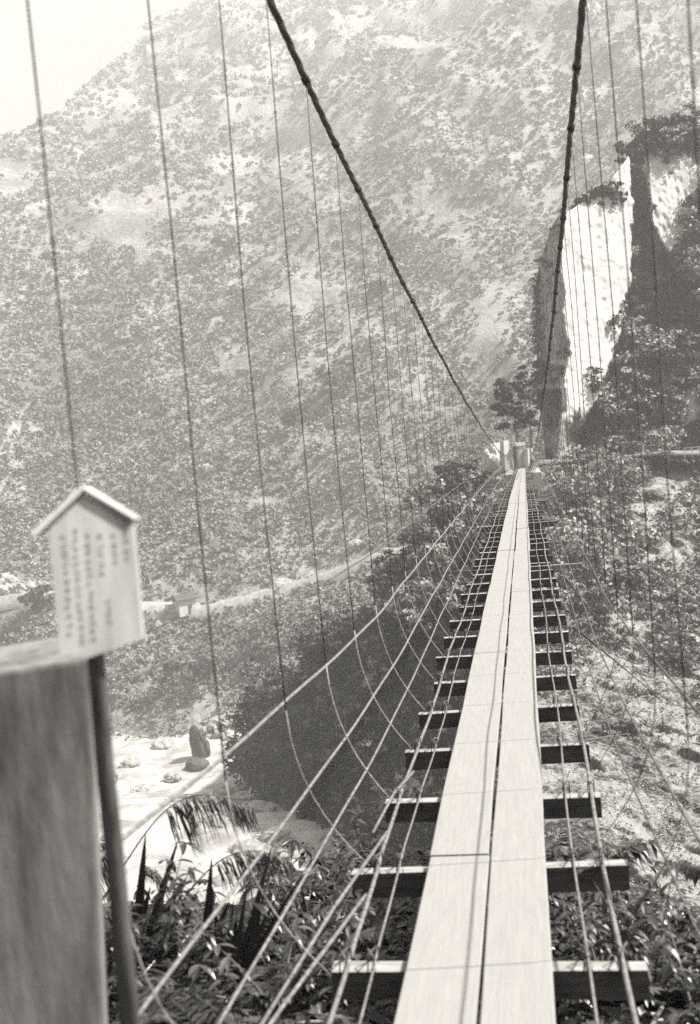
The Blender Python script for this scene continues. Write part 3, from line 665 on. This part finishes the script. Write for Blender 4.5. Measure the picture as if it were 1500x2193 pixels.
# ------------------------------------------------------------------ notice board on its pole
YS = 1.75
pb = at(262, 2010, YS+.1); ptp = at(197, 1330, YS+.03)
sg = tag(empty('notice_board', pb), 'white house-shaped notice board with faded writing on a dark pole', 'notice board'); so = Vector(pb)
mb = MB(); dv = Vector(ptp)-Vector(pb); pts = [Vector((0, 0, 0))-dv*.6]+[dv*t+Vector((.0008*math.sin(t*9), 0, 0)) for t in np.linspace(0, 1, 14)]
mb.tube(pts, [.0185]+[.0180-.0035*t for t in np.linspace(0, 1, 14)], 12); mb.build('pole', M['pole'], sg, True)
def sp(u, v, dy=0): return Vector(at(u, v, YS+dy+(u-200)*.0006))-so
outl = [(104, 1140), (180, 1062), (283, 1118), (305, 1368), (187, 1410), (172, 1404), (130, 1400)]
mb = MB(); th = .014
fr = [sp(*p) for p in outl]; bk = [p+Vector((0, th, 0)) for p in fr]; n_ = len(fr)
mb.v = [tuple(p) for p in fr+bk]; mb.f = [list(range(n_))[::-1], [n_+q for q in range(n_)]]+[[q, (q+1) % n_, n_+(q+1) % n_, n_+q] for q in range(n_)]
bd_ = mb.build('board', M['whitewood'], sg)
def slat(a, b, wz, name, m):
    a = sp(*a); b = sp(*b); ax = (b-a).normalized(); nn = ax.cross(Vector((0, 1, 0))).normalized()
    if nn.z < 0: nn = -nn
    mb = MB(); base = len(mb.v)
    for p in (a, b):
        for (q, t) in ((-.010, 0), (.022, 0), (.022, wz), (-.010, wz)): mb.v.append(tuple(p+Vector((0, q, 0))+nn*t))
    mb.f = [[0, 1, 2, 3], [7, 6, 5, 4], [0, 4, 5, 1], [1, 5, 6, 2], [2, 6, 7, 3], [3, 7, 4, 0]]
    return mb.build(name, m, sg)
slat((80, 1148), (183, 1050), .008, 'roof_board', M['whitewood']); slat((179, 1050), (288, 1116), .006, 'roof_board', M['whitewood'])
# faded brush-written columns, illegible in the photograph: short strokes set in columns
mb = MB(); rs = random.Random(5)
def stroke(u, v, du, dv, w):
    a = sp(u, v, -.0012); b = sp(u+du, v+dv, -.0012); ax = (b-a); 
    if ax.length < 1e-5: return
    ax.normalize(); nn = ax.cross(Vector((0, 1, 0))).normalized()*w; i0 = len(mb.v); m_ = (a+b)/2
    mb.v += [tuple(a-nn*.6), tuple(a+nn*.7), tuple(m_+nn), tuple(b+nn*.4), tuple(b-nn*.4), tuple(m_-nn)]; mb.f.append([i0+q for q in range(6)])
cols = [(136, 1150, 1375, 19), (160, 1140, 1380, 17), (186, 1150, 1385, 17), (214, 1150, 1250, 20), (232, 1290, 1335, 14), (243, 1150, 1210, 18), (266, 1125, 1215, 18)]
for cx_, va, vb, sz in cols:
    v = va
    while v < vb:
        sl = (v-va)*.07
        for _ in range(5):
            if rs.random() < .5: stroke(cx_+sl+rs.uniform(-6, 0), v+rs.uniform(-6, 6), rs.uniform(5, 10), rs.uniform(-3, 1), .0011)
            else: stroke(cx_+sl+rs.uniform(-5, 5), v+rs.uniform(-7, 0), rs.uniform(-3, 3), rs.uniform(5, 10), .0010)
        v += sz
mb.build('lettering', M['ink'], bd_)
h = MB(); c_ = at(104, 1360, YS+.35)

# ------------------------------------------------------------------ near bank
xs = np.linspace(-14, 14, 120); ys = np.concatenate([np.linspace(-6, 8, 90), np.linspace(8.3, 20, 40)]); X, Y = np.meshgrid(xs, ys); P = np.stack([X, Y, X*0], -1)
def zbank(x, y):
    yy = y-.12*np.abs(x)*0
    return -1.85-.16*np.clip(yy, 0, 6)-.95*np.clip(yy-5.2, 0, 3)-3.2*np.clip(yy-8, 0, 20)-.30*np.clip(-x-2.2, 0, 10)*(y > 2)
Zn = zbank(X, Y)+.18*fbm(P*.8, 4, 12)*np.clip(Y+4, 0, 1)
Zn = np.maximum(Zn, -45)
tag(link_mesh('near_bank', np.stack([X, Y, Zn], -1).reshape(-1, 3), grid_faces(130, 120), M['soil'], smooth=True), kind='structure')

def arc(p, d0, L, bend, n=10):
    p = Vector(p); d = Vector(d0).normalized(); out = [p.copy()]; st = L/n
    for i in range(n):
        d = (d+Vector((0, 0, -1))*bend/n).normalized(); p = p+d*st; out.append(p.copy())
    return out
def frond(mb, p, d0, L, bend, nl, ll, lw, rs, droop=.35):
    pts = arc(p, d0, L, bend, 14); mb.tube(pts, [.004*(1-.8*i/14)+.0008 for i in range(15)], 4, False)
    for i in range(nl):
        t = (.18+.8*i/nl)*14; a = int(t); q = pts[a].lerp(pts[min(a+1, 14)], t-a); ax = (pts[min(a+1, 14)]-pts[a]).normalized()
        sd = ax.cross(Vector((0, 0, 1))); sd = sd.normalized() if sd.length > .05 else Vector((1, 0, 0)); prof = math.sin(math.pi*(.12+.85*i/nl))**.7
        if rs.random() < .12: continue
        for s in (-1, 1):
            mb.leaf(q, sd*s+ax*.45+Vector((0, 0, rs.uniform(-.1, .25))), Vector((0, 0, 1)), ll*prof*rs.uniform(.8, 1.15), lw*(.6+.5*prof), .3, 3, droop*rs.uniform(.2, 2.2))
    mb.leaf(pts[-1], pts[-1]-pts[-2], Vector((0, 0, 1)), ll*.6, lw, .3, 3, droop)
def fern(p, L, n, lab, seed, ll=.09, lw=.013, m='frond', group=None, name='fern', bend=1.6, nl=16, cat='fern', fan=6.28, a0=0, el=(.5, 1.2)):
    rs = random.Random(seed); mb = MB()
    for q in range(n):
        a = a0+fan*q/n+rs.uniform(-.3, .3); e_ = rs.uniform(*el)
        frond(mb, (0, 0, 0), (math.cos(a)*math.cos(e_), math.sin(a)*math.cos(e_), math.sin(e_)), L*rs.uniform(.75, 1.15), bend*rs.uniform(.8, 1.2), nl, ll, lw, rs)
    return tag(mb.build(name, M[m], None, False, p), lab, cat, group)
def sword(p, specs, lab, seed, w=.02):
    rs = random.Random(seed); mb = MB()
    for (dx, dy, dz, bend) in specs:
        pts = arc((rs.uniform(-.04, .04), rs.uniform(-.04, .04), 0), (dx, dy, dz), math.sqrt(dx*dx+dy*dy+dz*dz), bend, 9)
        b = len(mb.v); side = Vector((1, rs.uniform(-.5, .5), 0)).normalized()
        for i, q in enumerate(pts):
            t = i/9; ww = w*(1-t)**.75*(.55+.9*min(t*3, 1)*.5)+.0006; mb.v += [tuple(q-side*ww), tuple(q+Vector((0, ww*.5, 0))), tuple(q+side*ww)]
        for i in range(9):
            a = b+i*3; mb.f += [[a, a+1, a+4, a+3], [a+1, a+2, a+5, a+4]]
    return tag(mb.build('sword_leaf_plant', M['blade'], None, False, p), lab, 'plant')
def plume(p, tip, lab, seed, rise=.25, strands=26, L=.22):
    """arching grass stem with a one-sided drooping seed head"""
    rs = random.Random(seed); p = Vector(p); tip = Vector(tip)-p; mb = MB(); pts = []
    for i in range(25):
        t = i/24; pts.append(tip*t+Vector((0, 0, 1))*rise*math.sin(math.pi*min(1, t*1.05)**1.2)*1.0)
    mb.tube(pts, [.0045-.0035*i/24 for i in range(25)], 5, False)
    e = tag(empty('plume_grass', p), lab, 'grass'); mb.build('stem', M['plume'], e, True); hb = MB()
    for q in range(strands*3):
        t = .52+.48*rs.random(); a = int(t*24); o = pts[min(a, 24)]; ll = L*(1.25-t*.75)*rs.uniform(.6, 1.1)
        sp_ = [o+Vector((rs.uniform(-.01, .01), rs.uniform(-.02, .02), 0))]
        dx = rs.uniform(.15, .5)
        for j in range(1, 6):
            s = j/5; sp_.append(sp_[0]+Vector((dx*ll*s, rs.uniform(-.01, .01), -ll*s*(.35+.65*s))))
        hb.tube(sp_, [.0012, .003, .0034, .0028, .002, .0006], 4, False)
    hb.build('seed_head', M['plume'], e, True); return e
def shrub(p, h, r, n, leafL, lab, seed, name='leafy_shrub', m='frond', up=.4):
    rs = random.Random(seed); e = tag(empty(name, p), lab, 'shrub'); st = MB(); lf = MB()
    for q in range(n):
        a = rs.uniform(0, 6.28); e_ = rs.uniform(.45, 1.45); pts = arc((0, 0, 0), (math.cos(a)*math.cos(e_)*r/h*1.6, math.sin(a)*math.cos(e_)*r/h*1.6, math.sin(e_)), h*rs.uniform(.7, 1.1), .5, 8)
        st.tube(pts, [.007-.006*i/8 for i in range(9)], 5, False)
        for i in range(3, 9):
            for s in range(3):
                an = rs.uniform(0, 6.28); d = Vector((math.cos(an), math.sin(an), rs.uniform(-.2, up)))
                lf.leaf(pts[i], d, Vector((0, 0, 1)), leafL*rs.uniform(.7, 1.2), leafL*.17*rs.uniform(.8, 1.2), .25, 4, .45)
    st.build('stem', M['bark'], e, True); lf.build('leaves', M[m], e); return e

# plumes at the left
plume(at(215, 1930, 4.6), at(540, 1712, 4.2), 'tall arching grass plume reaching over the pale riverbed', 1, .19, 30, .26)
plume(at(330, 2010, 4.4), at(628, 1830, 4.2), 'lower grass plume arching right under the taller one', 2, .15, 26, .2)
plume(at(150, 2000, 4.3), at(236, 1800, 4.1), 'grass plume squeezed between the pillar and the pole', 3, .12, 20, .24)
plume(at(400, 2020, 4.8), at(300, 1850, 4.9), 'thin grass plume bending back toward the pole', 4, .1, 14, .14)
# sword-leaved plants
def spx(base, tips, Y, lab, seed, w=.02, bend=.12):
    b = Vector(at(base[0], base[1], Y)); sp_ = []
    for (u, v) in tips:
        t = Vector(at(u, v, Y-.05))-b; t += Vector((0, 0, bend*.25*t.length)); sp_.append((t.x, t.y, t.z, bend))
    return sword(b, sp_, lab, seed, w)
spx((300, 2060), [(320, 1790), (372, 1800), (335, 1905), (400, 1885), (270, 1930), (318, 1850)], 4.3, 'sword-leaved plant right beside the dark pole', 3, .034)
spx((455, 2060), [(468, 1835), (475, 1895), (440, 1960), (500, 1930), (430, 2000)], 4.2, 'sword-leaved plant between the two grass plumes', 4, .03)
spx((498, 2120), [(572, 1810), (545, 1900), (520, 1930), (640, 1865), (600, 1900), (530, 1880), (512, 1960), (560, 1950)], 4.0, 'dense clump of sword leaves crossed by the side cables', 5, .02)
spx((360, 2090), [(398, 1915), (300, 1985), (345, 1980), (380, 2010)], 4.6, 'low sword-leaved plant behind the feathery leaves', 6, .016, .5)
spx((690, 2140), [(660, 1900), (700, 1980), (760, 2010), (640, 1990)], 4.4, 'thin bladed plant under the inner side cable', 7, .014, .7)
# fine-leaved branches / ferns
fl_specs = [(260, 2060, 4.6, .55), (330, 2075, 4.2, .5), (400, 2080, 4.5, .55), (440, 2150, 3.8, .5), (560, 2080, 4.6, .62), (600, 2140, 4.3, .6), (650, 2060, 5.0, .6), (540, 2190, 3.6, .5), (700, 2090, 4.4, .5), (760, 2100, 4.9, .55), (240, 2180, 3.6, .45), (350, 2200, 3.5, .5),
            (640, 2210, 3.6, .45), (800, 2080, 5.2, .6), (480, 2230, 3.3, .45), (860, 2100, 5.3, .5), (720, 1930, 6.4, .55), (230, 1990, 5.0, .45), (560, 1990, 5.4, .6)]
fl_lab = ['fern growing against the foot of the notice board pole', 'fern just right of the pole below the sword leaves', 'fern under the low end of the second plume', 'fern crossed by the outermost side cable', 'bushy fern in front of the pale riverbed gap', 'fern with arching fronds between the outer side cables',
          'fern behind the sword leaf clump', 'fern at the bottom edge between the outer cables', 'fern left of the nearest crossbeam end', 'fern beneath the second crossbeam', 'fern beside the concrete pillar edge near the bottom', 'fern in the dark lower corner right of the pole foot',
          'fern under the end of the nearest crossbeam', 'fern under the inner deck wires left of the planks', 'fern at the very bottom near the outermost cable', 'fern almost hidden under the left plank', 'fern poking up left of the third crossbeam', 'fern in the gap between pillar and pole', 'leafy fern rising before the bright riverbed']
for q, ((u, v, Y, L), lab) in enumerate(zip(fl_specs, fl_lab)):
    if u < 660: v += 75
    fern(at(u, v, Y), L, 9+q % 4, lab, 300+q, .10, .014, nl=18)
fr_specs = [(1250, 1900, 6.6, .62), (1215, 1880, 6.9, .5), (1300, 2060, 5.0, .55), (1230, 2080, 4.6, .5), (1390, 2080, 5.0, .6), (1450, 2120, 4.6, .6), (1350, 2170, 4.2, .5), (1200, 2140, 4.4, .45), (1470, 2200, 3.9, .5), (1530, 2080, 4.8, .6), (1270, 2150, 4.8, .5)]
fr_lab = ['broad fern right of the planks above the third crossbeam', 'small fern tucked against the right plank edge', 'fern between the two right deck wires', 'fern below the second crossbeam beside the right plank', 'large fern under the outer right deck wire', 'fern in the lower right corner with bright gaps',
          'fern behind the nearest crossbeam on the right', 'fern almost touching the right plank near the bottom', 'fern at the bottom right corner of the ground', 'fern at the right edge above the corner', 'fern seen through the right deck wires low down']
for q, ((u, v, Y, L), lab) in enumerate(zip(fr_specs, fr_lab)):
    v += 70 if u > 1280 else 25
    fern(at(u, v, Y), L, 10, lab, 400+q, .13, .019, nl=15)
# single hanging fern fronds at the right
def branch(p, tip, lab, seed, ll=.13, lw=.02, rise=.05):
    rs = random.Random(seed); p = Vector(p); t = Vector(tip)-p; mb = MB(); L = t.length
    d0 = (t.normalized()+Vector((0, 0, .5))).normalized(); frond(mb, (0, 0, 0), d0, L*1.1, 1.0, 15, ll, lw, rs, .5)
    return tag(mb.build('fern_frond', M['frond'], None, False, p), lab, 'fern')
branch(at(1290, 1860, 6.2), at(1395, 1795, 6.2), 'single fern frond reaching right over the pale rock', 1)
branch(at(1560, 1900, 4.6), at(1432, 1838, 4.6), 'dark serrated frond entering from the right edge', 2, .06, .02)
branch(at(1460, 2010, 5.0), at(1350, 1925, 5.0), 'arching frond rising beside the outer right wire', 3, .09, .016)
for q, (a, b, Y, lab) in enumerate([((285, 2040), (250, 1925), 4.4, 'fern frond rising between the pillar and the dark pole'), ((520, 2080), (440, 1965), 4.6, 'fern frond arching left over the outermost side cable'), ((610, 2060), (690, 1940), 4.8, 'fern frond arching right behind the outer side cables'),
        ((380, 2150), (470, 2050), 4.0, 'fern frond low in the dark left corner'), ((760, 2000), (690, 1890), 5.6, 'fern frond rising left of the third crossbeam'), ((1240, 2040), (1330, 1940), 4.8, 'fern frond between the two right deck wires')]):
    branch(at(*a, Y), at(*b, Y), lab, 20+q, .10, .015)
# broad-leaved shrubs
sh = [(560, 2080, 4.9, .62, .36, 16, .085, 'broad-leaved shrub rising before the pale riverbed gap'), (740, 1900, 6.6, .5, .4, 14, .1, 'dark shrub beside the fourth crossbeam end'), (700, 2000, 5.4, .5, .4, 14, .09, 'shrub under the left end of the second crossbeam'),
      (330, 2030, 5.2, .45, .35, 12, .08, 'low shrub behind the sword leaves near the pole'), (410, 2010, 5.4, .35, .4, 12, .08, 'low shrub at the lip of the bank above the riverbed'), (640, 2010, 5.2, .55, .4, 14, .09, 'shrub between the middle side cables'), (245, 2030, 4.8, .5, .25, 12, .08, 'shrub filling the gap right of the concrete pillar'),
      (1340, 2020, 5.4, .45, .4, 14, .1, 'shrub behind the ferns right of the deck wires'), (1250, 1960, 6.2, .4, .35, 12, .1, 'shrub below the third crossbeam on the right'), (1480, 2080, 5.0, .5, .4, 14, .1, 'shrub at the right edge of the near bank'), (850, 1990, 6.2, .5, .4, 12, .1, 'shrub in the shade under the left plank'), (790, 1880, 7.0, .5, .4, 12, .1, 'shrub seen between the inner left deck wires')]
for q, (u, v, Y, hh, rr_, n_, ll, lab) in enumerate(sh): shrub(at(u, v+(85 if u < 500 else 45 if u < 700 else 90 if u > 1300 else 40 if u > 1200 else 0), Y), hh, rr_, n_, ll, lab, 500+q)
mixl = ['shrub under the nearest crossbeam end', 'thin shrub left of the innermost side cable', 'shrub in the shade beside the pillar foot', 'thin shrub between the two lowest side cables', 'shrub just right of the notice pole foot', 'pale-leaved shrub below the right deck wires', 'shrub crossing the outer right deck wire', 'small shrub against the right plank near the bottom', 'tangled shrub in the lower right corner']
for q, (u, v, Y, hh) in enumerate([(700, 2160, 4.0, .42), (800, 2060, 4.8, .5), (250, 2150, 3.9, .45), (600, 2180, 3.7, .42), (340, 2120, 3.9, .5), (1290, 2110, 4.3, .5), (1400, 2130, 4.2, .5), (1220, 2060, 5.0, .4), (1490, 2190, 3.8, .5)]):
    shrub(at(u, v, Y), hh, .4, 15, .07, mixl[q], 900+q, m='leaf_pale' if q % 2 else 'frond')
# low ground cover over the soil
n = 2600; gx = rng.uniform(-4.2, 3.2, n); gy = rng.uniform(2.6, 6.0, n); gz = zbank(gx, gy)
cen = np.stack([gx, gy, gz+.12+.15*rng.random(n)], -1); rr = .12+.12*rng.random(n)
V, Fq = leaf_quads(cen, np.stack([rr, rr, rr], -1), 16, .035, seed=66)
tag(link_mesh('ground_cover', V, Fq, M['frond']), 'dark leafy ground cover on the near bank', 'ground cover', kind='stuff')

# ------------------------------------------------------------------ haze
hz = MB(); hz.box((0, 480, 175), (560, 520, 228)); hzo = hz.build('haze', None)
hm = bpy.data.materials.new('haze_air'); hm.use_nodes = True; nt = hm.node_tree
for nd in list(nt.nodes): nt.nodes.remove(nd)
mo = nt.nodes.new('ShaderNodeOutputMaterial'); pv_ = nt.nodes.new('ShaderNodeVolumePrincipled')
pv_.inputs['Color'].default_value = (1, .985, .96, 1); pv_.inputs['Density'].default_value = .00082; pv_.inputs['Anisotropy'].default_value = 0.0
nt.links.new(pv_.outputs[0], mo.inputs['Volume']); hzo.data.materials.clear(); hzo.data.materials.append(hm)
tag(hzo, 'thin pale mountain haze', 'haze', kind='stuff')

# ------------------------------------------------------------------ light
sun_dir = Vector((.60, .05, .79)).normalized()
el = math.asin(sun_dir.z); az = math.atan2(sun_dir.x, sun_dir.y)
sl = bpy.data.lights.new('sun', 'SUN'); sl.energy = 5.0; sl.angle = math.radians(.5); sl.color = (1, .97, .92)
so_ = bpy.data.objects.new('sun', sl); C.objects.link(so_); so_.rotation_euler = (-sun_dir).to_track_quat('-Z', 'Y').to_euler()
w = bpy.data.worlds.new('World'); bpy.context.scene.world = w; w.use_nodes = True; nt = w.node_tree
bg = nt.nodes['Background']; sky = nt.nodes.new('ShaderNodeTexSky'); sky.sky_type = 'NISHITA'; sky.sun_disc = False
sky.sun_elevation = el; sky.sun_rotation = az; sky.air_density = 1.0; sky.dust_density = 4.0; sky.ozone_density = 1
bw = nt.nodes.new('ShaderNodeRGBToBW'); mx = nt.nodes.new('ShaderNodeVectorMath'); mx.operation = 'SCALE'; mx.inputs[0].default_value = (1, .985, .96)
nt.links.new(sky.outputs[0], bw.inputs[0]); nt.links.new(bw.outputs[0], mx.inputs['Scale']); nt.links.new(mx.outputs[0], bg.inputs['Color']); bg.inputs['Strength'].default_value = .068

# ------------------------------------------------------------------ camera
cam = bpy.data.cameras.new('camera'); co = bpy.data.objects.new('camera', cam); C.objects.link(co); bpy.context.scene.camera = co
rt = R[0]; upv = R[1]; fw = R[2]
co.matrix_world = Matrix(((rt[0], upv[0], -fw[0], 0), (rt[1], upv[1], -fw[1], 0), (rt[2], upv[2], -fw[2], 0), (0, 0, 0, 1)))
cam.sensor_fit = 'VERTICAL'; cam.lens = 50; cam.sensor_height = 50*2193/F; cam.clip_start = .05; cam.clip_end = 3000
cam.dof.use_dof = True; cam.dof.focus_distance = 13.0; cam.dof.aperture_fstop = 4.0
sc = bpy.context.scene
sc.view_settings.view_transform = 'Standard'; sc.view_settings.look = 'None'; sc.view_settings.exposure = 1.4; sc.view_settings.gamma = 1
sc.cycles.use_denoising = False; sc.cycles.max_bounces = 6; sc.cycles.volume_bounces = 1
